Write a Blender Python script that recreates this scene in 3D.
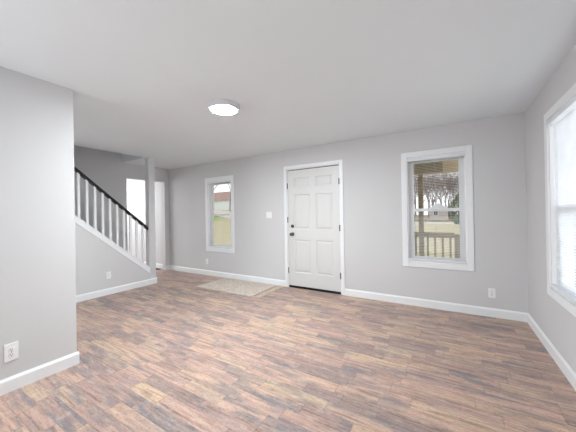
import bpy, bmesh, math, random
from mathutils import Vector, Matrix
R = math.radians
scene = bpy.context.scene
for o in list(bpy.data.objects):
    bpy.data.objects.remove(o)
COL = scene.collection

# ------------------------------------------------------------------ camera
F, CXP, CYP = 266.6, 287.95, 213.44
YAW, PITCH, ROLL, CAMZ = -0.5435, 0.0033, -0.0169, 1.2968
cam_d = bpy.data.cameras.new('camera'); cam = bpy.data.objects.new('camera', cam_d); COL.objects.link(cam)
cam_d.sensor_width = 36; cam_d.lens = F * 36 / 576
cam_d.shift_x = (288 - CXP) / 576; cam_d.shift_y = (CYP - 216) / 576
cam_d.clip_start = 0.02; cam_d.clip_end = 600
fwd = Vector((math.sin(YAW) * math.cos(PITCH), math.cos(YAW) * math.cos(PITCH), math.sin(PITCH)))
rt = Vector((math.cos(YAW), -math.sin(YAW), 0)); up = rt.cross(fwd)
r2 = rt * math.cos(ROLL) + up * math.sin(ROLL); u2 = up * math.cos(ROLL) - rt * math.sin(ROLL)
cam.matrix_world = Matrix(((r2.x, u2.x, -fwd.x, 0), (r2.y, u2.y, -fwd.y, 0), (r2.z, u2.z, -fwd.z, CAMZ), (0, 0, 0, 1)))
scene.camera = cam

# ------------------------------------------------------------------ world, light, exposure
w = bpy.data.worlds.new('overcast'); scene.world = w; w.use_nodes = True
nt = w.node_tree; bg = nt.nodes['Background']
tc = nt.nodes.new('ShaderNodeTexCoord'); sep = nt.nodes.new('ShaderNodeSeparateXYZ'); rp = nt.nodes.new('ShaderNodeValToRGB')
nt.links.new(tc.outputs['Generated'], sep.inputs[0]); nt.links.new(sep.outputs['Z'], rp.inputs[0]); nt.links.new(rp.outputs[0], bg.inputs[0])
rp.color_ramp.elements[0].color = (0.97, 0.98, 1, 1); rp.color_ramp.elements[1].color = (0.86, 0.92, 1, 1)
bg.inputs[1].default_value = 1.5

def area(name, loc, target, sx, sy, power, color=(1, 1, 1), spread=180):
    d = bpy.data.lights.new(name, 'AREA'); d.shape = 'RECTANGLE'; d.size = sx; d.size_y = sy
    d.energy = power; d.color = color; d.spread = R(spread)
    o = bpy.data.objects.new(name, d); COL.objects.link(o); o.location = loc
    o.rotation_euler = (Vector(target) - Vector(loc)).to_track_quat('-Z', 'Y').to_euler()
    return o
XR_ = 0.7671
area('hall_fill', (-3.2, 0.55, 1.6), (-5.2, 1.6, 0.9), 0.7, 1.0, 8, (0.93, 0.98, 1), 115)  # added fill, hidden behind the partition, brightens the stair side
area('side_room_light', (-8.4, 2.2, 1.7), (-5.8, 3.7, 1.2), 1.2, 0.9, 34, (0.95, 0.98, 1))
area('side_room_ceiling_light', (-7.6, 3.2, 2.40), (-7.6, 3.2, 0), 1.0, 1.0, 36, (0.97, 0.99, 1))
area('daylight_big_window', (XR_ + 1.0, 2.55, 1.95), (-1.5, 2.4, 1.75), 1.6, 1.6, 75, (0.92, 0.965, 1))
area('room_fill_left', (-2.75, -1.2, 1.4), (0.75, 3.2, 1.5), 1.4, 1.2, 53, (0.92, 0.975, 1))  # added fill out of view, lifts the right wall and corner
area('room_fill_up', (-0.3, -1.2, 0.6), (0.2, 2.2, 2.44), 1.2, 1.2, 12, (0.93, 0.975, 1))  # added unseen fill aimed upward to brighten the ceiling

scene.view_settings.view_transform = 'Standard'; scene.view_settings.look = 'None'
scene.view_settings.exposure = 0.06; scene.view_settings.gamma = 1.0; scene.view_settings.use_curve_mapping = False
scene.cycles.max_bounces = 10; scene.cycles.diffuse_bounces = 7; scene.cycles.transparent_max_bounces = 32
scene.cycles.sample_clamp_indirect = 6

# ------------------------------------------------------------------ materials
def s2l(c):
    return tuple(((x / 255) / 12.92 if x / 255 <= 0.04045 else ((x / 255 + 0.055) / 1.055) ** 2.4) for x in c) + (1,)

class NT:
    def __init__(self, m): self.t = m.node_tree
    def n(self, typ, **kw):
        x = self.t.nodes.new(typ)
        for k, v in kw.items(): setattr(x, k, v)
        return x
    def l(self, a, b): self.t.links.new(a, b)
    def m(self, op, a, b=None, c=None):
        x = self.n('ShaderNodeMath', operation=op)
        for i, v in enumerate((a, b, c)):
            if v is None: continue
            if isinstance(v, (int, float)): x.inputs[i].default_value = v
            else: self.l(v, x.inputs[i])
        return x.outputs[0]
    def comb(self, x=0, y=0, z=0):
        c = self.n('ShaderNodeCombineXYZ')
        for i, v in enumerate((x, y, z)):
            if isinstance(v, (int, float)): c.inputs[i].default_value = v
            else: self.l(v, c.inputs[i])
        return c.outputs[0]
    def wn(self, vec):
        x = self.n('ShaderNodeTexWhiteNoise', noise_dimensions='3D'); self.l(vec, x.inputs['Vector']); return x.outputs['Value']
    def noise(self, vec, scale=1, detail=3, rough=.5):
        x = self.n('ShaderNodeTexNoise'); self.l(vec, x.inputs['Vector'])
        x.inputs['Scale'].default_value = scale; x.inputs['Detail'].default_value = detail; x.inputs['Roughness'].default_value = rough
        return x.outputs['Fac']
    def ramp(self, fac, stops, interp='LINEAR'):
        x = self.n('ShaderNodeValToRGB'); e = x.color_ramp.elements; x.color_ramp.interpolation = interp
        while len(e) < len(stops): e.new(0.5)
        for i, (p, c) in enumerate(stops): e[i].position = p; e[i].color = c if len(c) == 4 and max(c) <= 1 else s2l(c)
        self.l(fac, x.inputs[0]); return x.outputs[0]
    def mix(self, fac, a, b, mode='MIX'):
        x = self.n('ShaderNodeMix', data_type='RGBA', blend_type=mode)
        for s, v in ((x.inputs[0], fac), (x.inputs[6], a), (x.inputs[7], b)):
            if isinstance(v, (int, float)): s.default_value = v
            elif isinstance(v, tuple): s.default_value = v if max(v) <= 1 and len(v) == 4 else s2l(v)
            else: self.l(v, s)
        return x.outputs[2]

def mat(name, col, rough=.6, var=.03, scale=6, metal=0, spec=.5, bump=0, bscale=200, col2=None):
    """procedural material: noise between two close tones"""
    m = bpy.data.materials.new(name); m.use_nodes = True; b = m.node_tree.nodes['Principled BSDF']; N = NT(m)
    t = N.n('ShaderNodeTexCoord').outputs['Object']
    c = s2l(col)
    lo = s2l(col2) if col2 else tuple(x * (1 - var) for x in c[:3]) + (1,)
    hi = c if col2 else tuple(min(1, x * (1 + var)) for x in c[:3]) + (1,)
    N.l(N.ramp(N.noise(t, scale, 4), [(.3, lo), (.7, hi)]), b.inputs['Base Color'])
    b.inputs['Roughness'].default_value = rough; b.inputs['Metallic'].default_value = metal
    b.inputs['Specular IOR Level'].default_value = spec
    if bump:
        bp = N.n('ShaderNodeBump'); bp.inputs['Strength'].default_value = bump; bp.inputs['Distance'].default_value = .002
        N.l(N.noise(t, bscale, 2), bp.inputs['Height']); N.l(bp.outputs[0], b.inputs['Normal'])
    return m

def glass_mat():
    m = bpy.data.materials.new('window_glass'); m.use_nodes = True; t = m.node_tree; t.nodes.clear(); N = NT(m)
    out = N.n('ShaderNodeOutputMaterial'); mx = N.n('ShaderNodeMixShader'); tr = N.n('ShaderNodeBsdfTransparent'); gl = N.n('ShaderNodeBsdfGlossy')
    gl.inputs['Roughness'].default_value = .02; tr.inputs[0].default_value = (.97, .985, .985, 1)
    lw = N.n('ShaderNodeLayerWeight'); lw.inputs[0].default_value = .5
    N.l(N.m('ADD', .03, N.m('MULTIPLY', .9, N.m('POWER', lw.outputs['Facing'], 5.0))), mx.inputs[0]); N.l(tr.outputs[0], mx.inputs[1]); N.l(gl.outputs[0], mx.inputs[2]); N.l(mx.outputs[0], out.inputs[0])
    return m

def emit_mat(name, col, strength):
    m = bpy.data.materials.new(name); m.use_nodes = True; b = m.node_tree.nodes['Principled BSDF']
    b.inputs['Base Color'].default_value = (.9, .9, .9, 1); b.inputs['Emission Color'].default_value = col; b.inputs['Emission Strength'].default_value = strength
    return m

def floor_mat():
    m = bpy.data.materials.new('wood_look_planks'); m.use_nodes = True; b = m.node_tree.nodes['Principled BSDF']; N = NT(m)
    sp = N.n('ShaderNodeSeparateXYZ'); N.l(N.n('ShaderNodeTexCoord').outputs['Object'], sp.inputs[0])
    X, Y = sp.outputs['X'], sp.outputs['Y']
    W, Lp = .104, .92
    yy = N.m('DIVIDE', N.m('ADD', Y, .051), W); row = N.m('FLOOR', yy); fy = N.m('FRACT', yy)
    rr = N.wn(N.comb(row, 3.3, 1.7))
    xx = N.m('ADD', N.m('DIVIDE', X, Lp), N.m('MULTIPLY', rr, 9.0)); colu = N.m('FLOOR', xx); fx = N.m('FRACT', xx)
    sp1 = N.m('ADD', .3, N.m('MULTIPLY', .45, N.wn(N.comb(colu, row, 5.5))))
    half = N.m('GREATER_THAN', fx, sp1)
    pid = N.comb(colu, row, half)
    r1 = N.wn(pid)
    a2 = N.n('ShaderNodeVectorMath', operation='ADD'); N.l(pid, a2.inputs[0]); a2.inputs[1].default_value = (31.7, 11.3, 7.1)
    r2_ = N.wn(a2.outputs[0])
    tone = N.ramp(r1, [(0, (168, 146, 138)), (.14, (186, 157, 146)), (.34, (204, 171, 154)), (.55, (211, 181, 158)), (.72, (200, 167, 155)), (.86, (216, 188, 162)), (1, (182, 157, 147))])
    # long streaks of grain, shifted from plank to plank
    gv = N.comb(N.m('ADD', N.m('MULTIPLY', X, 3.2), N.m('MULTIPLY', r1, 40)), N.m('ADD', N.m('MULTIPLY', Y, 48), N.m('MULTIPLY', r2_, 60)), r1)
    g = N.noise(gv, 1, 5, .65)
    c = N.mix(1.0, tone, N.ramp(g, [(.30, (.40, .385, .38, 1)), (.47, (.86, .84, .83, 1)), (.62, (1, 1, 1, 1))]), 'MULTIPLY')
    # grey-blue weathered stains along the grain
    sv = N.comb(N.m('ADD', N.m('MULTIPLY', X, 1.6), N.m('MULTIPLY', r2_, 30)), N.m('ADD', N.m('MULTIPLY', Y, 9), N.m('MULTIPLY', r1, 30)), r2_)
    s = N.noise(sv, 1.3, 5, .62)
    sf = N.m('MULTIPLY', N.ramp(s, [(.46, (0, 0, 0, 1)), (.60, (1, 1, 1, 1))]), N.m('ADD', .30, N.m('MULTIPLY', .62, r2_)))
    c = N.mix(sf, c, (124, 122, 128))
    # small dark specks and knots
    kv = N.comb(N.m('MULTIPLY', X, 9), N.m('MULTIPLY', Y, 26), 0)
    k = N.noise(kv, 1.6, 6, .7)
    c = N.mix(N.m('MULTIPLY', N.ramp(k, [(.58, (0, 0, 0, 1)), (.70, (1, 1, 1, 1))]), .65), c, (92, 82, 80))
    # fine gritty texture of the print
    f_ = N.noise(N.comb(N.m('MULTIPLY', X, 40), N.m('MULTIPLY', Y, 95), 2.0), 1.0, 5, .75)
    c = N.mix(1.0, c, N.ramp(f_, [(.36, (.70, .69, .70, 1)), (.50, (.98, .98, .98, 1)), (.62, (1, 1, 1, 1))]), 'MULTIPLY')
    # pale worn mottling
    p = N.noise(N.comb(N.m('MULTIPLY', X, 5), N.m('MULTIPLY', Y, 13), 4.0), 1.5, 6, .7)
    c = N.mix(N.m('MULTIPLY', N.ramp(p, [(.52, (0, 0, 0, 1)), (.7, (1, 1, 1, 1))]), .5), c, (214, 194, 178))
    # joints
    ey = N.m('LESS_THAN', fy, .022)
    ex = N.m('LESS_THAN', fx, .0045); e3 = N.m('LESS_THAN', N.m('ABSOLUTE', N.m('SUBTRACT', fx, sp1)), .0028)
    j = N.m('MAXIMUM', ey, N.m('MAXIMUM', ex, e3))
    c = N.mix(N.m('MULTIPLY', j, .36), c, (88, 74, 66))
    N.l(c, b.inputs['Base Color'])
    b.inputs['Roughness'].default_value = .42; b.inputs['Specular IOR Level'].default_value = .35
    bp = N.n('ShaderNodeBump'); bp.inputs['Strength'].default_value = .25; bp.inputs['Distance'].default_value = .002
    N.l(g, bp.inputs['Height']); N.l(bp.outputs[0], b.inputs['Normal'])
    return m

def mat_speckle():
    m = bpy.data.materials.new('speckled_mat'); m.use_nodes = True; b = m.node_tree.nodes['Principled BSDF']; N = NT(m)
    t = N.n('ShaderNodeTexCoord').outputs['Object']
    c = N.ramp(N.noise(t, 42, 4, .8), [(.34, (146, 130, 120)), (.46, (196, 184, 172)), (.62, (222, 212, 202))])
    c = N.mix(N.m('MULTIPLY', N.ramp(N.noise(t, 5, 3), [(.58, (0, 0, 0, 1)), (.7, (1, 1, 1, 1))]), .5), c, (186, 152, 120))
    N.l(c, b.inputs['Base Color']); b.inputs['Roughness'].default_value = .9
    return m

def siding_mat(name, c1, c2, pitch=.12):
    m = bpy.data.materials.new(name); m.use_nodes = True; b = m.node_tree.nodes['Principled BSDF']; N = NT(m)
    sp = N.n('ShaderNodeSeparateXYZ'); N.l(N.n('ShaderNodeTexCoord').outputs['Object'], sp.inputs[0])
    f = N.m('FRACT', N.m('DIVIDE', sp.outputs['Z'], pitch))
    N.l(N.ramp(f, [(.0, c2), (.14, c1), (1, c1)]), b.inputs['Base Color']); b.inputs['Roughness'].default_value = .8
    return m

def ground_mat():
    m = bpy.data.materials.new('winter_lawn'); m.use_nodes = True; b = m.node_tree.nodes['Principled BSDF']; N = NT(m)
    t = N.n('ShaderNodeTexCoord').outputs['Object']; sp = N.n('ShaderNodeSeparateXYZ'); N.l(t, sp.inputs[0])
    c = N.ramp(N.noise(t, .5, 6, .7), [(.3, (168, 154, 122)), (.55, (186, 172, 134)), (.75, (150, 150, 104))])
    c = N.mix(N.ramp(N.noise(t, .09, 4), [(.45, (0, 0, 0, 1)), (.62, (1, 1, 1, 1))]), c, (182, 168, 142))
    far = N.ramp(N.m('DIVIDE', N.m('SUBTRACT', sp.outputs['X'], N.m('MULTIPLY', sp.outputs['Y'], -1.05)), 20.0), [(.0, (1, 1, 1, 1)), (.12, (0, 0, 0, 1))])
    far2 = N.m('MULTIPLY', far, N.m('GREATER_THAN', N.m('MULTIPLY', sp.outputs['X'], -1), 26))
    c = N.mix(far2, c, (140, 158, 78))
    N.l(c, b.inputs['Base Color']); b.inputs['Roughness'].default_value = .95; b.inputs['Specular IOR Level'].default_value = .1
    return m

def blind_mat():
    m = bpy.data.materials.new('blind_slat_white'); m.use_nodes = True; t = m.node_tree; N = NT(m); b = t.nodes['Principled BSDF']
    b.inputs['Base Color'].default_value = (.86, .87, .9, 1); b.inputs['Roughness'].default_value = .5
    tl = N.n('ShaderNodeBsdfTranslucent'); tl.inputs[0].default_value = (.86, .89, .93, 1); mx = N.n('ShaderNodeMixShader')
    c = N.ramp(N.noise(N.n('ShaderNodeTexCoord').outputs['Object'], 8, 3), [(.3, (226, 229, 233)), (.7, (236, 238, 242))]); N.l(c, b.inputs['Base Color'])
    mx.inputs[0].default_value = .05; N.l(b.outputs[0], mx.inputs[1]); N.l(tl.outputs[0], mx.inputs[2]); N.l(mx.outputs[0], t.nodes['Material Output'].inputs[0])
    return m

M = dict(
    wall=mat('wall_paint', (209, 209, 210), .85, .008, 2, spec=.2, bump=.12, bscale=160),
    ceil=mat('ceiling_paint', (230, 236, 240), .95, .008, 2, spec=.1, bump=.15, bscale=120),
    trim=mat('white_trim_paint', (235, 237, 239), .4, .006, 3),
    door=mat('white_door_paint', (216, 216, 215), .42, .006, 3),
    vinyl=mat('white_vinyl', (250, 250, 250), .35, .006, 3),
    blind=blind_mat(),
    plate=mat('white_plastic', (240, 240, 240), .35, .005, 5),
    slot=mat('outlet_slot_dark', (60, 58, 56), .6, .1, 50),
    black=mat('black_paint', (14, 13, 13), .35, .2, 20),
    rubber=mat('black_rubber', (16, 16, 16), .8, .2, 20),
    nickel=mat('dark_nickel', (120, 118, 116), .28, .08, 30, metal=1),
    hinge=mat('hinge_metal', (92, 88, 84), .35, .1, 40, metal=1),
    grey_metal=mat('lamp_rim_metal', (212, 212, 216), .4, .02, 10),
    floor=floor_mat(), mat=mat_speckle(),
    strip=mat('entry_strip_wood', (206, 190, 172), .6, .1, 25, col2=(178, 158, 138)),
    tread=mat('stair_tread_wood', (150, 118, 96), .5, .1, 12),
    glass=glass_mat(),
    diffuser=emit_mat('lamp_diffuser', (.91, .97, 1, 1), 455),
    deck=mat('porch_wood', (176, 162, 134), .8, .12, 6, col2=(142, 130, 106)),
    beam=mat('porch_beam_olive', (160, 150, 120), .85, .1, 8, col2=(132, 122, 96)),
    soffit=siding_mat('porch_tan_boards', (222, 204, 172), (150, 132, 104), .035),
    ground=ground_mat(),
    road=mat('road_asphalt', (196, 182, 172), .9, .06, 3),
    brush=mat('leaf_litter', (150, 128, 110), .95, .2, 2, col2=(110, 96, 84)),
    bark=mat('bark', (150, 136, 130), .95, .15, 5, col2=(112, 100, 96)),
    leaf=mat('evergreen_leaf', (122, 136, 92), .9, .2, 9, col2=(62, 78, 44)),
    wsid=siding_mat('white_siding', (236, 234, 234), (186, 190, 198), .2),
    ssid=siding_mat('grey_pink_siding', (186, 176, 172), (150, 142, 140), .2),
    roofg=mat('pale_roof', (206, 208, 212), .9, .06, 3),
    roofr=mat('red_brown_roof', (176, 140, 130), .9, .15, 3, col2=(150, 116, 108)),
    shutter=mat('dark_window_pane', (70, 78, 88), .2, .05, 4),
)

# ------------------------------------------------------------------ mesh helpers
class MB:
    def __init__(self): self.bm = bmesh.new()
    def box(self, a, b, bev=0, seg=1):
        x0, x1 = sorted((a[0], b[0])); y0, y1 = sorted((a[1], b[1])); z0, z1 = sorted((a[2], b[2]))
        r = bmesh.ops.create_cube(self.bm, size=1)
        for v in r['verts']:
            v.co = Vector((x0 if v.co.x < 0 else x1, y0 if v.co.y < 0 else y1, z0 if v.co.z < 0 else z1))
        if bev:
            es = list({e for v in r['verts'] for e in v.link_edges})
            bmesh.ops.bevel(self.bm, geom=es, offset=bev, segments=seg, affect='EDGES', profile=.6)
        return self
    def quad(self, *p):
        self.bm.faces.new([self.bm.verts.new(q) for q in p]); return self
    def prism(self, pts, fn, t0, t1):
        """extrude a 2-D outline; fn(a,b,t) -> xyz"""
        lo = [self.bm.verts.new(fn(a, b, t0)) for a, b in pts]; hi = [self.bm.verts.new(fn(a, b, t1)) for a, b in pts]
        n = len(pts)
        self.bm.faces.new(lo[::-1]); self.bm.faces.new(hi)
        for i in range(n): self.bm.faces.new((lo[i], lo[(i + 1) % n], hi[(i + 1) % n], hi[i]))
        return self
    def cyl(self, p, q, r0, r1=None, n=12, caps=True):
        r1 = r0 if r1 is None else r1; p = Vector(p); q = Vector(q); d = (q - p).normalized()
        a = d.orthogonal().normalized(); b = d.cross(a)
        A = [self.bm.verts.new(p + (a * math.cos(t) + b * math.sin(t)) * r0) for t in [2 * math.pi * i / n for i in range(n)]]
        B = [self.bm.verts.new(q + (a * math.cos(t) + b * math.sin(t)) * r1) for t in [2 * math.pi * i / n for i in range(n)]]
        for i in range(n): self.bm.faces.new((A[i], A[(i + 1) % n], B[(i + 1) % n], B[i]))
        if caps: self.bm.faces.new(A[::-1]); self.bm.faces.new(B)
        return self
    def lathe(self, prof, origin, axis, n=32):
        """prof: (radius, distance along axis)"""
        o = Vector(origin); d = Vector(axis).normalized(); a = d.orthogonal().normalized(); b = d.cross(a)
        rings = []
        for r, h in prof:
            if r < 1e-6: rings.append([self.bm.verts.new(o + d * h)])
            else: rings.append([self.bm.verts.new(o + d * h + (a * math.cos(2 * math.pi * i / n) + b * math.sin(2 * math.pi * i / n)) * r) for i in range(n)])
        for A, B in zip(rings, rings[1:]):
            for i in range(n):
                j = (i + 1) % n
                if len(A) == 1 and len(B) == 1: continue
                if len(A) == 1: self.bm.faces.new((A[0], B[j], B[i]))
                elif len(B) == 1: self.bm.faces.new((A[i], A[j], B[0]))
                else: self.bm.faces.new((A[i], A[j], B[j], B[i]))
        return self
    def build(self, name, m, parent=None, smooth=False, recalc=True):
        if recalc: bmesh.ops.recalc_face_normals(self.bm, faces=self.bm.faces[:])
        me = bpy.data.meshes.new(name); self.bm.to_mesh(me); self.bm.free()
        me.materials.append(m)
        if smooth:
            for p in me.polygons: p.use_smooth = True
            me.set_sharp_from_angle(angle=R(35))
        o = bpy.data.objects.new(name, me); COL.objects.link(o)
        if parent:
            o.parent = parent; o.matrix_parent_inverse = Matrix.Translation(parent_world(parent)).inverted()
        return o

def parent_world(p):
    v = Vector(p.location)
    while p.parent:
        p = p.parent; 
    return v if p is None else v

def tag(o, label=None, cat=None, group=None, kind=None):
    if label: o['label'] = label
    if cat: o['category'] = cat
    if group: o['group'] = group
    if kind: o['kind'] = kind
    return o
def empty(name, loc=(0, 0, 0)):
    o = bpy.data.objects.new(name, None); o.location = loc; o.empty_display_size = .1; COL.objects.link(o); return o

# every part mesh is written in world coordinates and then re-based onto its thing
def part(mb, name, m, root, smooth=False, label=None, base=None):
    o = mb.build(name, m, None, smooth)
    top = root if root.parent is None else root.parent
    off = Vector(top.location)
    o.data.transform(Matrix.Translation(-off))
    o.parent = root
    if label: o['label'] = label
    return o

def copy_tree(o, parent=None):
    c = o.copy(); COL.objects.link(c); c.parent = parent
    for k in list(o.children): copy_tree(k, c)
    return c

# ------------------------------------------------------------------ dimensions
H = 2.44
YB, XR, XN, YN, XS, YS, XW = 4.0765, 0.7671, -2.8522, 1.0509, -4.9153, 3.1163, -5.8573
YF = -2.9            # wall behind the photographer
WT = .14

def holed_wall(name, axis, face, thick, a0, a1, z0, z1, holes, m):
    """wall slab in the plane axis=face, extending by `thick` away; holes=(a0,a1,z0,z1)"""
    mb = MB()
    A = sorted({a0, a1, *[h[0] for h in holes], *[h[1] for h in holes]}); Z = sorted({z0, z1, *[h[2] for h in holes], *[h[3] for h in holes]})
    P = (lambda a, t, z: (a, face + t, z)) if axis == 'y' else (lambda a, t, z: (face + t, a, z))
    V = {}
    def v(a, t, z):
        k = (round(a, 5), round(t, 5), round(z, 5))
        if k not in V: V[k] = mb.bm.verts.new(P(a, t, z))
        return V[k]
    solid = {}
    for i in range(len(A) - 1):
        for j in range(len(Z) - 1):
            ca, cz = (A[i] + A[i + 1]) / 2, (Z[j] + Z[j + 1]) / 2
            solid[i, j] = not any(h[0] < ca < h[1] and h[2] < cz < h[3] for h in holes)
    for (i, j), s in solid.items():
        if not s: continue
        p, q, r, s_ = A[i], A[i + 1], Z[j], Z[j + 1]
        for t in (0, thick): mb.bm.faces.new((v(p, t, r), v(q, t, r), v(q, t, s_), v(p, t, s_)))
        for di, dj, e in ((-1, 0, ((p, r), (p, s_))), (1, 0, ((q, r), (q, s_))), (0, -1, ((p, r), (q, r))), (0, 1, ((p, s_), (q, s_)))):
            if not solid.get((i + di, j + dj), False):
                (x1, y1), (x2, y2) = e
                mb.bm.faces.new((v(x1, 0, y1), v(x2, 0, y2), v(x2, thick, y2), v(x1, thick, y1)))
    return mb.build(name, m)

# openings (inside edges of the casings)
DL, DR, DT = -2.476, -1.484, 2.095
W1 = (-4.4946, -3.8101, .595, 2.040)
W2 = (-.4984, .1898, .612, 2.058)
W3 = (2.18, 3.2147, .608, 2.088)

# ------------------------------------------------------------------ structure
def S(o, label, cat): return tag(o, label, cat, None, 'structure')
fl = MB().box((-9.6, YF - .1, -.06), (XR + WT, YB, 0)).build('floor', M['floor'])
S(fl, 'wood-look plank floor in mixed browns and greys across the room', 'floor')
cm = MB()
cm.box((XS - .115, YF - .1, H), (XR + WT, YB + WT, H + .2)); cm.box((-9.6, 2.985, H), (XS - .115, YB + WT, H + .28))
cm.box((-9.6, YF - .1, H), (XW - .12, 2.985, H + .2))
S(cm.build('ceiling', M['ceil']), 'flat off-white ceiling of the room, open above the stairs', 'ceiling')
S(holed_wall('wall_back', 'y', YB, WT, -9.6, XR + WT, 0, H, [(DL, DR, 0, DT), W1, W2], M['wall']), 'long pale grey wall with the door and two windows', 'wall')
S(holed_wall('wall_right', 'x', XR, WT, YF - .1, YB, 0, H, [W3], M['wall']), 'pale grey wall at the right with the big blind-covered window', 'wall')
S(MB().box((XN - .12, YF, 0), (XN, YN, H)).build('wall_near', M['wall']), 'pale grey partition wall end at the left in front of the stairs', 'wall')
S(holed_wall('wall_left', 'x', XW, -.12, YF, YB, 0, 5.0, [(3.082, 3.962, 0, 2.13)], M['wall']), 'grey wall behind the stairs with an opening into the next room', 'wall')
S(MB().box((-9.6, YF - .1, 0), (XR, YF, H)).build('wall_front', M['wall']), 'grey wall behind the photographer', 'wall')
S(MB().box((-9.7, YF, 0), (-9.6, YB, H)).build('wall_side', M['wall']), 'far wall of the bright room beyond the opening', 'wall')
S(MB().box((-9.6, 1.2, 0), (XW - .12, 1.3, H)).build('wall_side_inner', M['wall']), 'inner wall of the bright room beyond the opening', 'wall')
# stairwell shaft above
sh = MB(); sh.box((XS - .115, YF, H + .2), (XS, YB, 5)); sh.box((XW, 2.985, H + .28), (XS - .115, 3.1, 5)); sh.box((XW - .12, YF - .1, H), (XS, YF, 5)); sh.box((XW - .12, YF - .1, 5), (XS, 3.1, 5.1))
S(sh.build('wall_stairwell', M['wall']), 'grey stairwell shaft rising above the ceiling over the stairs', 'wall')

# knee wall beside stairs: slope in (y,z)
SL = -.8596                       # dz/dy
def kz(y): return 1.357 + SL * (y - 1.813) - .04
y_hi = 1.813 - (H - 1.357) / -SL * 1.0
y_top = 1.813 + (kz(1.813) - H) / -SL
kw = MB()
yc0 = 2.995
kw.prism([(y_top, H), (y_top, 0), (YS, 0), (YS, H), (yc0, H), (yc0, kz(yc0))], lambda a, b, t: (t, a, b), XS - .115, XS)
kw.box((XS - .115, YF, 0), (XS, y_top, H))
S(kw.build('wall_stairs', M['wall']), 'pale grey sloped knee wall with end post beside the stairs', 'wall')
# sloped cap + skirt moulding on the knee wall
cp = MB()
def slope_box(mb, y0, y1, zo0, zo1, x0, x1):
    mb.prism([(y0, kz(y0) + zo0), (y1, kz(y1) + zo0), (y1, kz(y1) + zo1), (y0, kz(y0) + zo1)], lambda a, b, t: (t, a, b), x0, x1)
slope_box(cp, y_top + .04, yc0, .0, .022, XS - .125, XS + .016)
slope_box(cp, y_top + .04, yc0 - .0, -.075, .0, XS, XS + .010)
slope_box(cp, y_top + .04, yc0 - .0, -.092, -.075, XS, XS + .016)
S(cp.build('trim_1', M['trim']), 'white sloped cap trim on the knee wall under the balusters', 'trim')

# baseboards
BH, BT = .108, .014
def base(name, p, q, nrm, label):
    p = Vector(p); q = Vector(q); n = Vector(nrm); d = (q - p); L = d.length; d.normalize()
    mb = MB()
    prof = [(0, 0), (BT, 0), (BT, BH * .80), (BT * .75, BH * .88), (BT * .4, BH * .93), (BT * .28, BH), (0, BH)]
    mb.prism(prof, lambda a, b, t: tuple(p + n * a + d * t + Vector((0, 0, b))), 0, L)
    return mb
def B(name, mb, label): S(mb.build(name, M['trim']), label, 'baseboard')
CW = .057
B('baseboard_back', base('', (DR + CW, YB, 0), (XR, YB, 0), (0, -1, 0), ''), 'white baseboard along the wall right of the door')
B('baseboard_back_left', base('', (XW, YB, 0), (DL - CW, YB, 0), (0, -1, 0), ''), 'white baseboard along the wall left of the door')
B('baseboard_right', base('', (XR, YF, 0), (XR, YB - BT, 0), (-1, 0, 0), ''), 'white baseboard under the big window at the right')
nb = base('', (XN, YF, 0), (XN, YN + BT, 0), (1, 0, 0), ''); 
B('baseboard_near', nb, 'white baseboard along the near partition wall at the left')
B('baseboard_near_end', base('', (XN - .12, YN, 0), (XN, YN, 0), (0, 1, 0), ''), 'white baseboard across the end of the near partition wall')
B('baseboard_stairs', base('', (XS, YF, 0), (XS, YS + BT, 0), (1, 0, 0), ''), 'white baseboard under the sloped stair wall')
B('baseboard_stairs_end', base('', (XS - .115, YS, 0), (XS, YS, 0), (0, 1, 0), ''), 'white baseboard across the end of the stair wall')
B('baseboard_side', base('', (-9.6, YB, 0), (XW - .12, YB, 0), (0, -1, 0), ''), 'white baseboard in the bright room beyond the opening')
B('baseboard_left', base('', (XW, 3.962, 0), (XW, YB - BT, 0), (1, 0, 0), ''), 'white baseboard stub beside the opening')

# ------------------------------------------------------------------ windows
def window(name, P, a0, a1, z0, z1, label, mz):
    """P(a, t, z): a along wall, t = depth outwards from the room face"""
    root = empty(name, P((a0 + a1) / 2, 0, z0)); S(root, label, 'window')
    def bx(mb, a, b, bev=0): return mb.box(P(*a), P(*b), bev)
    c = MB(); cw = .073; th = -.016
    for (p, q) in (((a0 - cw, th, z0 - cw), (a0, 0, z1 + cw)), ((a1, th, z0 - cw), (a1 + cw, 0, z1 + cw)), ((a0, th, z1), (a1, 0, z1 + cw)), ((a0, th, z0 - cw), (a1, 0, z0))):
        bx(c, p, q, .003)
    part(c, 'casing', M['trim'], root)
    f = MB(); ft = .022
    for (p, q) in (((a0, 0, z0), (a0 + .012, WT, z1)), ((a1 - .012, 0, z0), (a1, WT, z1)), ((a0 + .012, 0, z1 - .012), (a1 - .012, WT, z1)), ((a0 + .012, 0, z0), (a1 - .012, WT, z0 + .012))): bx(f, p, q)
    for (p, q) in (((a0 + .012, .06, z0 + .012), (a0 + .035, .13, z1 - .012)), ((a1 - .035, .06, z0 + .012), (a1 - .012, .13, z1 - .012)), ((a0 + .035, .06, z1 - .035), (a1 - .035, .13, z1 - .012)), ((a0 + .035, .06, z0 + .012), (a1 - .035, .13, z0 + .03))): bx(f, p, q)
    part(f, 'window_frame', M['vinyl'], root)
    for nm, t0, lo, hi in (('upper_sash', .078, mz - .02, z1 - .035), ('lower_sash', .048, z0 + .03, mz + .022)):
        s = MB(); A0, A1 = a0 + .035, a1 - .035; sw = .040
        for (p, q) in (((A0, t0, lo), (A0 + sw, t0 + .028, hi)), ((A1 - sw, t0, lo), (A1, t0 + .028, hi)), ((A0 + sw, t0, hi - .042), (A1 - sw, t0 + .028, hi)), ((A0 + sw, t0, lo), (A1 - sw, t0 + .028, lo + .042))): bx(s, p, q, .002)
        so = part(s, nm, M['vinyl'], root)
        g = MB(); bx(g, (A0 + sw - .004, t0 + .012, lo + .038), (A1 - sw + .004, t0 + .015, hi - .038))
        part(g, 'glass_pane', M['glass'], so)
    return root
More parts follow.
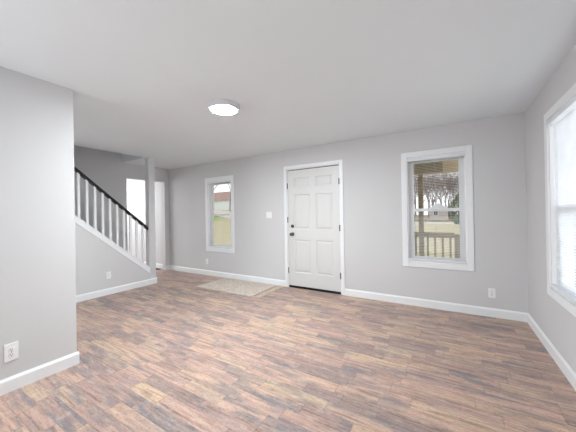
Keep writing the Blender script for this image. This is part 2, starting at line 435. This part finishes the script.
PB = lambda a, t, z: (a, YB + t, z)
PR = lambda a, t, z: (XR + t, a, z)
window('window_1', PB, *W1, 'small window left of the door, looking out on a lawn and white building', 1.31)
window('window_2', PB, *W2, 'window right of the door, looking out on the porch railing', 1.325)
window('window_3', PR, *W3, 'big window on the right wall covered by a closed white blind', 1.30)

def blind(P, a0, a1, z0, z1, tilt, label, wand_side, bottom=.034):
    root = empty('window_blind', P((a0 + a1) / 2, .03, z1)); tag(root, label, 'blind', 'slatted window blinds')
    a0 += .016; a1 -= .016; tc_ = .028
    h = MB(); h.box(P(a0 - .012, tc_ - .050, z1 - .056), P(a1 + .012, tc_ + .018, z1 - .011), .010, 3); part(h, 'headrail', M['blind'], root)
    s = MB(); z = z1 - .06; hw = .0125; c, sn = math.cos(tilt), math.sin(tilt)
    while z > z0 + bottom + .02:
        pts = []
        for k in range(5):
            u = -1 + k * .5; arch = .0018 * (1 - u * u)
            pts.append((u * hw * c - arch * sn, u * hw * sn + arch * c))
        lo = [s.bm.verts.new(P(a0, tc_ + p[0], z + p[1])) for p in pts]; hi = [s.bm.verts.new(P(a1, tc_ + p[0], z + p[1])) for p in pts]
        for k in range(4): s.bm.faces.new((lo[k], lo[k + 1], hi[k + 1], hi[k]))
        z -= .0212
    so = s.build('slats', M['blind'], None, True, recalc=False); so.data.transform(Matrix.Translation(-Vector(root.location))); so.parent = root
    b = MB(); b.box(P(a0 - .010, tc_ - .044, z0 + bottom - .022), P(a1 + .010, tc_ + .014, z0 + bottom + .010), .008, 3); part(b, 'bottom_rail', M['blind'], root)
    for fr in (.12, .5, .88):
        cc = MB(); a = a0 + (a1 - a0) * fr
        for t in (-.0135, .0135): cc.cyl(P(a, tc_ + t, z0 + bottom), P(a, tc_ + t, z1 - .04), .0007, n=4)
        part(cc, 'lift_cord', M['blind'], root)
    wd = MB(); a = a0 + .06 if wand_side < 0 else a1 - .06
    wd.cyl(P(a, tc_ - .02, z1 - .05), P(a, tc_ - .022, z1 - .62), .003, n=8); part(wd, 'tilt_wand', M['vinyl'], root)
    return root
blind(PB, W1[0], W1[1], W1[2], W1[3], 0.0, 'white slatted blind with open slats in the small window left of the door', -1)
blind(PB, W2[0], W2[1], W2[2], W2[3], 0.0, 'white slatted blind with open slats in the window over the porch railing', -1)
blind(PR, W3[0], W3[1], W3[2], W3[3], R(-62), 'white slatted blind tilted nearly shut in the window on the right wall', 1)

# ------------------------------------------------------------------ door
dr = empty('door_1', ((DL + DR) / 2, YB, 0)); S(dr, 'white six-panel entry door with knob, deadbolt and hinges', 'door')
c = MB()
for (p, q) in (((DL - CW, YB - .017, 0), (DL, YB, DT + CW)), ((DR, YB - .017, 0), (DR + CW, YB, DT + CW)), ((DL, YB - .017, DT), (DR, YB, DT + CW))): c.box(p, q, .004)
part(c, 'casing', M['trim'], dr)
c = MB(); jt = .012
for (p, q) in (((DL, YB, 0), (DL + jt, YB + WT, DT)), ((DR - jt, YB, 0), (DR, YB + WT, DT)), ((DL + jt, YB, DT - jt), (DR - jt, YB + WT, DT)),
               ((DL + jt, YB + .058, 0), (DL + jt + .012, YB + .075, DT - jt)), ((DR - jt - .012, YB + .058, 0), (DR - jt, YB + .075, DT - jt)), ((DL + jt, YB + .058, DT - jt - .012), (DR - jt, YB + .075, DT - jt))): c.box(p, q)
part(c, 'door_jamb', M['trim'], dr)
# slab
SX0, SX1, SZ0, SZ1, SY = DL + jt + .004, DR - jt - .004, .038, DT - jt - .013, YB + .010
wS = SX1 - SX0; st = .118; mu = .11
px0 = (SX0 + st, SX0 + wS / 2 - mu / 2); px1 = (SX0 + wS / 2 + mu / 2, SX1 - st)
prow = ((.27, .85), (1.03, 1.64), (1.765, 1.935))
holes = [(a, b, z0, z1) for (a, b) in (px0, px1) for (z0, z1) in prow]
sb = MB(); bm = sb.bm
A = sorted({SX0, SX1, *px0, *px1}); Z = sorted({SZ0, SZ1, *[z for r in prow for z in r]})
for i in range(len(A) - 1):
    for j in range(len(Z) - 1):
        ca, cz = (A[i] + A[i + 1]) / 2, (Z[j] + Z[j + 1]) / 2
        if any(h[0] < ca < h[1] and h[2] < cz < h[3] for h in holes): continue
        sb.quad((A[i], SY, Z[j]), (A[i + 1], SY, Z[j]), (A[i + 1], SY, Z[j + 1]), (A[i], SY, Z[j + 1]))
sb.quad((SX0, SY, SZ0), (SX1, SY, SZ0), (SX1, SY + .042, SZ0), (SX0, SY + .042, SZ0))
sb.quad((SX0, SY, SZ1), (SX1, SY, SZ1), (SX1, SY + .042, SZ1), (SX0, SY + .042, SZ1))
sb.quad((SX0, SY, SZ0), (SX0, SY, SZ1), (SX0, SY + .042, SZ1), (SX0, SY + .042, SZ0))
sb.quad((SX1, SY, SZ0), (SX1, SY, SZ1), (SX1, SY + .042, SZ1), (SX1, SY + .042, SZ0))
sb.quad((SX0, SY + .042, SZ0), (SX1, SY + .042, SZ0), (SX1, SY + .042, SZ1), (SX0, SY + .042, SZ1))
bmesh.ops.remove_doubles(bm, verts=bm.verts[:], dist=1e-5)
part(sb, 'door_slab', M['door'], dr)
for (a, b, z0, z1) in holes:
    pn = MB(); rings = []
    for ins, dp in ((0, 0), (.010, .011), (.020, .011), (.046, .003)):
        rings.append([pn.bm.verts.new((x, SY + dp, z)) for x, z in ((a + ins, z0 + ins), (b - ins, z0 + ins), (b - ins, z1 - ins), (a + ins, z1 - ins))])
    for r, s in zip(rings, rings[1:]):
        for i in range(4): pn.bm.faces.new((r[i], r[(i + 1) % 4], s[(i + 1) % 4], s[i]))
    pn.bm.faces.new(rings[-1])
    part(pn, 'door_panel', M['door'], dr)
part(MB().box((DL + jt + .001, YB + .022, SZ1 + .001), (DR - jt - .001, YB + .05, DT - jt)), 'gap_shade_strip', M['rubber'], dr, label='dark strip standing in for the shade of the gap above the door')  # black strip puts the shade of the gap over the slab into colour
# black sweep and threshold
part(MB().box((DL + jt, YB + .0, .0), (DR - jt, YB + .10, .036), .003), 'threshold', M['rubber'], dr, label='black threshold strip under the door')
for z in (1.815, 1.064, .296):
    hg = MB(); x = DR - jt - .002
    hg.cyl((x, YB + .003, z - .05), (x, YB + .003, z + .05), .0085, n=10); hg.box((x - .014, YB + .006, z - .05), (x + .016, YB + .0085, z + .05))
    part(hg, 'hinge', M['hinge'], dr, True)
for z in (1.80, 1.20, .30):
    hg = MB(); x = DL + jt - .004
    hg.box((x - .008, YB - .002, z - .05), (x + .006, YB + .006, z + .05), .002)
    part(hg, 'latch_plate', M['hinge'], dr)
kb = MB(); kx, kzz = -2.377, .945
kb.lathe([(0, 0), (.034, 0), (.034, .006), (.028, .010), (.012, .013), (.011, .032), (.020, .038), (.028, .048), (.029, .058), (.024, .068), (.012, .073), (0, .074)], (kx, SY, kzz), (0, -1, 0), 24)
part(kb, 'door_knob', M['nickel'], dr, True)
db = MB(); db.lathe([(0, 0), (.030, 0), (.030, .010), (.025, .015), (0, .016)], (kx, SY, 1.085), (0, -1, 0), 24); db.box((kx - .004, SY - .028, 1.068), (kx + .004, SY - .014, 1.102), .001)
part(db, 'deadbolt', M['nickel'], dr, True)

# ------------------------------------------------------------------ ceiling lamp
LX, LY = -1.985, 2.035
lp = empty('ceiling_lamp', (LX, LY, H)); tag(lp, 'round flush ceiling lamp with glowing white disc and pale metal rim', 'ceiling lamp')
part(MB().lathe([(0, 0), (.164, 0), (.166, .003), (.158, .044), (.152, .049), (.129, .050), (.127, .044)], (LX, LY, H), (0, 0, -1), 56), 'lamp_rim', M['grey_metal'], lp, True)
part(MB().lathe([(.128, .040), (.128, .050), (.120, .055), (.08, .058), (0, .060)], (LX, LY, H), (0, 0, -1), 56), 'diffuser', M['diffuser'], lp, True)

# ------------------------------------------------------------------ outlets and switch
def outlet(P, n, a, z, label, w_=.072, h_=.116):
    """P(a,t,z) t = out of wall into the room"""
    root = empty('wall_outlet', P(a, 0, z)); tag(root, label, 'outlet')
    part(MB().box(P(a - w_ / 2, 0, z - h_ / 2), P(a + w_ / 2, .006, z + h_ / 2), .0025, 2), 'cover_plate', M['plate'], root)
    for dz in (.020, -.020):
        rc = MB(); rc.box(P(a - .0165, .005, z + dz - .0145), P(a + .0165, .0085, z + dz + .0145), .002)
        ro = part(rc, 'receptacle', M['plate'], root)
        sl = MB()
        for da in (-.0065, .0065): sl.box(P(a + da - .0014, .0080, z + dz - .001), P(a + da + .0014, .0090, z + dz + .009))
        sl.box(P(a - .0025, .0080, z + dz - .010), P(a + .0025, .0090, z + dz - .005))
        part(sl, 'slots', M['slot'], ro)
    part(MB().lathe([(0, .0085), (.003, .0085), (.003, .005)], P(a, 0, z), Vector(P(0, 1, 0)) - Vector(P(0, 0, 0)), 10), 'screw', M['hinge'], root)
    return root
NB = lambda a, t, z: (a, YB - t, z)
outlet(lambda a, t, z: (XN + t, a, z), None, .638, .292, 'white outlet low on the near partition wall at the left', .076, .13)
outlet(lambda a, t, z: (XS + t, a, z), None, 2.27, .325, 'white outlet on the sloped stair wall')
outlet(NB, None, .432, .292, 'white outlet on the wall below and right of the porch-view window')
outlet(NB, None, -4.555, .295, 'white outlet under the small window left of the door')
sw = empty('light_switch', (-2.875, YB, 1.29)); tag(sw, 'white two-gang light switch on the wall left of the door', 'light switch')
part(MB().box((-2.875 - .062, YB - .006, 1.29 - .06), (-2.875 + .062, YB, 1.29 + .06), .0025, 2), 'cover_plate', M['plate'], sw)
for dx in (-.024, .024):
    part(MB().box((-2.875 + dx - .016, YB - .010, 1.29 - .034), (-2.875 + dx + .016, YB - .005, 1.29 + .034), .002), 'rocker', M['plate'], sw)

# ------------------------------------------------------------------ stair railing
rl = empty('stair_railing', (XS - .0575, 2.0, 0)); tag(rl, 'stair railing with black handrail and white square balusters', 'railing')
XM = XS - .0575
RZ = lambda y: 1.139 + (-.8601) * (y - 2.950)
y0r, y1r = y_top + .05, yc0
hr = MB()
prof = [(-.026, -.062), (.026, -.062), (.030, -.035), (.028, -.012), (.014, 0), (-.014, 0), (-.028, -.012), (-.030, -.035)]
hr.prism(prof, lambda a, b, t: (XM + a, t, RZ(t) + b), -.2, y1r)
part(hr, 'handrail', M['black'], rl)
yb = 2.895; k = 0
while yb > .75:
    z0 = kz(yb) + .022; z1 = RZ(yb) - .05
    b = MB(); s_ = .0155
    b.prism([(yb - s_, kz(yb - s_) + .022), (yb + s_, kz(yb + s_) + .022), (yb + s_, RZ(yb + s_) - .055), (yb - s_, RZ(yb - s_) - .055)], lambda a, c_, t: (t, a, c_), XM - s_, XM + s_)
    part(b, 'baluster', M['trim'], rl)
    f = MB(); f.prism([(yb - .075, RZ(yb - .075) - .060), (yb - .018, RZ(yb - .018) - .060), (yb - .018, RZ(yb - .018) - .070), (yb - .070, RZ(yb - .070) - .070)], lambda a, c_, t: (t, a, c_), XM - .012, XM + .012)
    part(f, 'fillet', M['black'], rl)
    yb -= .1125
# stairs
sc_ = empty('staircase', (XW / 2 + XS / 2 - .0575, 2.9, 0)); tag(sc_, 'straight wooden staircase climbing behind the sloped knee wall', 'staircase')
rise, run = .19, .221; ys = 2.95
for i in range(16):
    if i < 16:
        z = rise * (i + 1); y = ys - run * i
        part(MB().box((XW + .002, y - run - .005, z - .028), (XS - .117, y + .025, z), .006, 2), 'tread', M['tread'], sc_)
        part(MB().box((XW + .002, y - .018, rise * i), (XS - .117, y, z - .028)), 'riser', M['trim'], sc_)

# ------------------------------------------------------------------ floor items
em = MB(); em.prism([(-3.985, 3.30), (-2.70, 3.30), (-2.72, YB - .02), (-3.985, YB - .02)], lambda a, b, t: (a, b, t), .0005, .007)
eo = em.build('entry_mat', M['mat']); tag(eo, 'speckled beige entry mat lying on the floor left of the door', 'mat')
es = MB(); es.box((-2.665, 3.31, .0005), (-2.55, YB - .02, .006), .002)
tag(es.build('floor_strip', M['strip']), 'narrow tan wood strip beside the speckled entry mat', 'floor strip')
fr = empty('floor_register', (-6.22, 3.88, 0)); tag(fr, 'small dark floor vent just inside the opening beyond the post', 'vent')
part(MB().box((-6.35, 3.90, .001), (-6.08, 3.99, .008), .002), 'frame', M['black'], fr)
lv = MB()
for i in range(10): lv.box((-6.33 + i * .024, 3.91, .008), (-6.322 + i * .024, 3.98, .011))
part(lv, 'louvers', M['rubber'], fr)

# ------------------------------------------------------------------ outside
GZ = -.6
def gh(x, y):
    t = max(0, min(1, (-x - 14) / 28)); return GZ + 3.1 * t * t * (3 - 2 * t)
g = MB(); nx, ny = 60, 40; vs = []
for i in range(nx + 1):
    row_ = []
    for j in range(ny + 1):
        x = -150 + 270 * i / nx; y = YB + .3 + (j / ny) ** 2 * 190
        row_.append(g.bm.verts.new((x, y, gh(x, y) if y > 12 else GZ + (gh(x, y) - GZ) * max(0, (y - 4.5) / 7.5))))
    vs.append(row_)
for i in range(nx):
    for j in range(ny): g.bm.faces.new((vs[i][j], vs[i + 1][j], vs[i + 1][j + 1], vs[i][j + 1]))
S(g.build('ground', M['ground'], None, True), 'tan and green winter lawn outside the windows', 'ground')
S(MB().box((XR + .5, -40, GZ - .05), (60, YB + .3, GZ)).build('ground_side', M['ground']), 'lawn outside the right wall', 'ground')
rd = MB(); rd.box((-24, 47, GZ + .0), (40, 53, GZ + .04))
S(rd.build('road', M['road']), 'pale road beyond the lawn', 'road')
dw = MB()
pts = [(-24, 20), (-21, 24), (-30, 33), (-46, 37), (-52, 33), (-36, 29)]
for a_, b_ in (((-46, 32.5), (-17, 29.0)),):
    n_ = 24
    L_ = [];
    for i in range(n_ + 1):
        x = a_[0] + (b_[0] - a_[0]) * i / n_; y = a_[1] + (b_[1] - a_[1]) * i / n_ 
        L_.append((dw.bm.verts.new((x, y - 2.2, gh(x, y) + .06)), dw.bm.verts.new((x, y + 2.2 + (-x - 17) * .12, gh(x, y) + .06))))
    for p_, q_ in zip(L_, L_[1:]): dw.bm.faces.new((p_[0], q_[0], q_[1], p_[1]))
S(dw.build('driveway', M['road']), 'pale curving driveway seen through the small window', 'driveway')

# porch
pf = MB(); pf.box((-6.2, YB + WT + .01, -.14), (4, 6.05, -.08))
S(pf.build('porch_floor', M['deck']), 'wooden porch floor outside the back wall', 'porch floor')
pc = MB(); pc.box((-6.0, YB + WT + .01, 2.42), (4, 6.3, 2.47))
S(pc.build('porch_roof', M['soffit']), 'tan boarded porch roof outside the window', 'porch roof')
bmx = MB(); bmx.box((-2.4, 5.87, 2.04), (4, 5.96, 2.42)); S(bmx.build('porch_beam', M['soffit']), 'tan boarded porch beam above the railing', 'beam')
tag(MB().box((-2.4, 5.76, 2.06), (-.09, 5.86, 2.28), .004).build('porch_header', M['beam']), 'short olive brown header board hanging across the top of the porch view', 'board')
PY = 5.9
def post(x, label, w_=.09, z0=-.08, z1=2.04):
    o = MB().box((x - w_ / 2, PY - w_ / 2, z0), (x + w_ / 2, PY + w_ / 2, z1), .006).build('porch_post', M['deck']); tag(o, label, 'post')
post(-.475, 'full-height wooden porch post at the left of the porch view')
post(.14, 'short thick wooden railing post at the right of the porch view', .12, -.08, .87)
rr_ = empty('porch_railing', (0, PY, -.08)); tag(rr_, 'wooden porch railing with square balusters outside the window', 'railing')
for xa, xb in ((-2.4, -.52), (-.43, .078), (.202, 2.6)):
    part(MB().box((xa, PY - .045, .80), (xb, PY + .045, .90), .004), 'top_rail', M['deck'], rr_)
    part(MB().box((xa, PY - .02, .02), (xb, PY + .02, .10), .004), 'bottom_rail', M['deck'], rr_)
    n_ = int((xb - xa) / .112)
    for i in range(n_):
        x = xa + (xb - xa) * (i + .5) / n_
        part(MB().box((x - .017, PY - .017, .10), (x + .017, PY + .017, .80)), 'baluster', M['deck'], rr_)

# buildings
def house(name, x0, x1, y0, y1, z0, zw, zr, wall, roof, label, ridge='x', win=(), ov=.3):
    root = empty(name, ((x0 + x1) / 2, (y0 + y1) / 2, z0)); tag(root, label, 'building')
    part(MB().box((x0, y0, z0), (x1, y1, zw)), 'walls', wall, root)
    r = MB(); ym = (y0 + y1) / 2; xm = (x0 + x1) / 2
    if ridge == 'x': r.prism([(y0 - ov, zw - .05), (y1 + ov, zw - .05), (ym, zr)], lambda a, b, t: (t, a, b), x0 - ov, x1 + ov)
    else: r.prism([(x0 - ov, zw - .05), (x1 + ov, zw - .05), (xm, zr)], lambda a, b, t: (a, t, b), y0 - ov, y1 + ov)
    part(r, 'roof', roof, root)
    for (a, b, c, d_) in win:
        f_ = part(MB().box((a - .08, y0 - .05, c - .08), (b + .08, y0 + .02, d_ + .08)), 'window', M['trim'], root)
        part(MB().box((a, y0 - .07, c), (b, y0 - .04, d_)), 'pane', M['shutter'], f_)
    return root
house('house', -53, -38, 44, 54, 1.5, 4.7, 7.2, M['wsid'], M['roofr'], 'white building with red-brown roof seen through the small window', 'x', ((-41.2, -40.2, 2.2, 3.3), (-50, -48.6, 2.0, 3.3)))
house('shed', -3.3, -.2, 60, 64, GZ, 2.0, 3.0, M['ssid'], M['roofg'], 'small pale roofed outbuilding among the trees beyond the porch', 'y', ((-2.6, -1.9, .6, 1.5),), .25)

# bare trees
def bare_tree(x, y, h, seed, label, group=None, fine=3, thick=.014, lean=0, mr=.011):
    rnd = random.Random(seed); mb = MB(); z0 = gh(x, y)
    def br(p, d, L, r, lvl):
        q = p + d * L; mb.cyl(p, q, r, r * .62, n=5 if lvl < 2 else 3, caps=False)
        if lvl >= fine: return
        n = 3 if lvl < 2 else 4
        for i in range(n):
            t = .45 + .55 * (i + 1) / n; b0 = p + d * L * t
            ax = d.orthogonal().normalized(); ax.rotate(Matrix.Rotation(rnd.uniform(0, 6.28), 3, d))
            nd = (d * rnd.uniform(.7, 1.1) + ax * rnd.uniform(.45, .8) + Vector((0, 0, .18))).normalized()
            br(b0, nd, L * rnd.uniform(.55, .78), max(mr, r * .52), lvl + 1)
    br(Vector((x, y, z0 - .1)), Vector((lean, rnd.uniform(-.05, .05), 1)).normalized(), h * .36, h * thick, 0)
    o = mb.build('bare_tree', M['bark'], None, True)
    off = Vector((x, y, z0)); o.data.transform(Matrix.Translation(-off)); o.location = off
    return tag(o, label, 'tree', group)
rnd = random.Random(5)
for i in range(26):
    t = (i % 5 + .5 * (i // 5 % 2)) / 4.6
    y = 65 + (i // 5) * 11 + rnd.uniform(-2, 2); k_ = y / 75; x = (-8.6 + 12.5 * t) * k_ + rnd.uniform(-.5, .5) 
    bare_tree(x, y, rnd.uniform(12, 15) * k_, 100 + i, 'tall bare leafless tree in the woods beyond the porch railing', 'bare trees in the woods', fine=5, thick=.011)
for i, (x, y, h) in enumerate(((-30.5, 27.5, 9), (-36, 38, 11), (-33, 40, 10), (-42, 60, 13), (-50, 62, 12))):
    lb = ['nearest dark bare tree reaching across the small window', 'bare tree in front of the white building, left side', 'bare tree in front of the white building, right side', 'bare tree behind the red-brown roof', 'tall bare tree behind the red-brown roof, farther left'][i]
    bare_tree(x, y, h, 40 + i, lb, None, mr=.012, fine=4, thick=.012 if i else .016, lean=.1)
# strip of leaf litter and brush below the woods
tag(MB().box((-14, 60, GZ), (12, 135, GZ + .2)).build('leaf_litter', M['brush']), 'brown leaf litter covering the ground under the woods', 'leaf litter', None, 'stuff')
# evergreen
ev = empty('evergreen_shrub', (1.15, 38, GZ)); tag(ev, 'tall green evergreen shrub at the right of the porch view', 'shrub')
rnd = random.Random(8); lf = MB()
for i in range(2600):
    u = rnd.random() ** .7; a = rnd.uniform(0, 6.283); zz = .4 + 3.7 * rnd.random()
    rad = 1.25 * math.sin(min(1, (zz + .3) / 2.2) * math.pi / 2) * (1 if zz < 2.4 else max(.1, (4.4 - zz) / 2.0)) * (.55 + .45 * u)
    p = Vector((1.15 + rad * math.cos(a), 38 + rad * math.sin(a), GZ + zz))
    d1 = Vector((rnd.uniform(-1, 1), rnd.uniform(-1, 1), rnd.uniform(-.5, 1))).normalized() * .11; d2 = d1.orthogonal().normalized() * .07
    lf.quad(p - d1, p + d2, p + d1, p - d2)
part(lf, 'foliage', M['leaf'], ev)
part(MB().cyl((1.15, 38, GZ), (1.15, 38, GZ + 3.2), .09, .03, 7), 'trunk', M['bark'], ev)
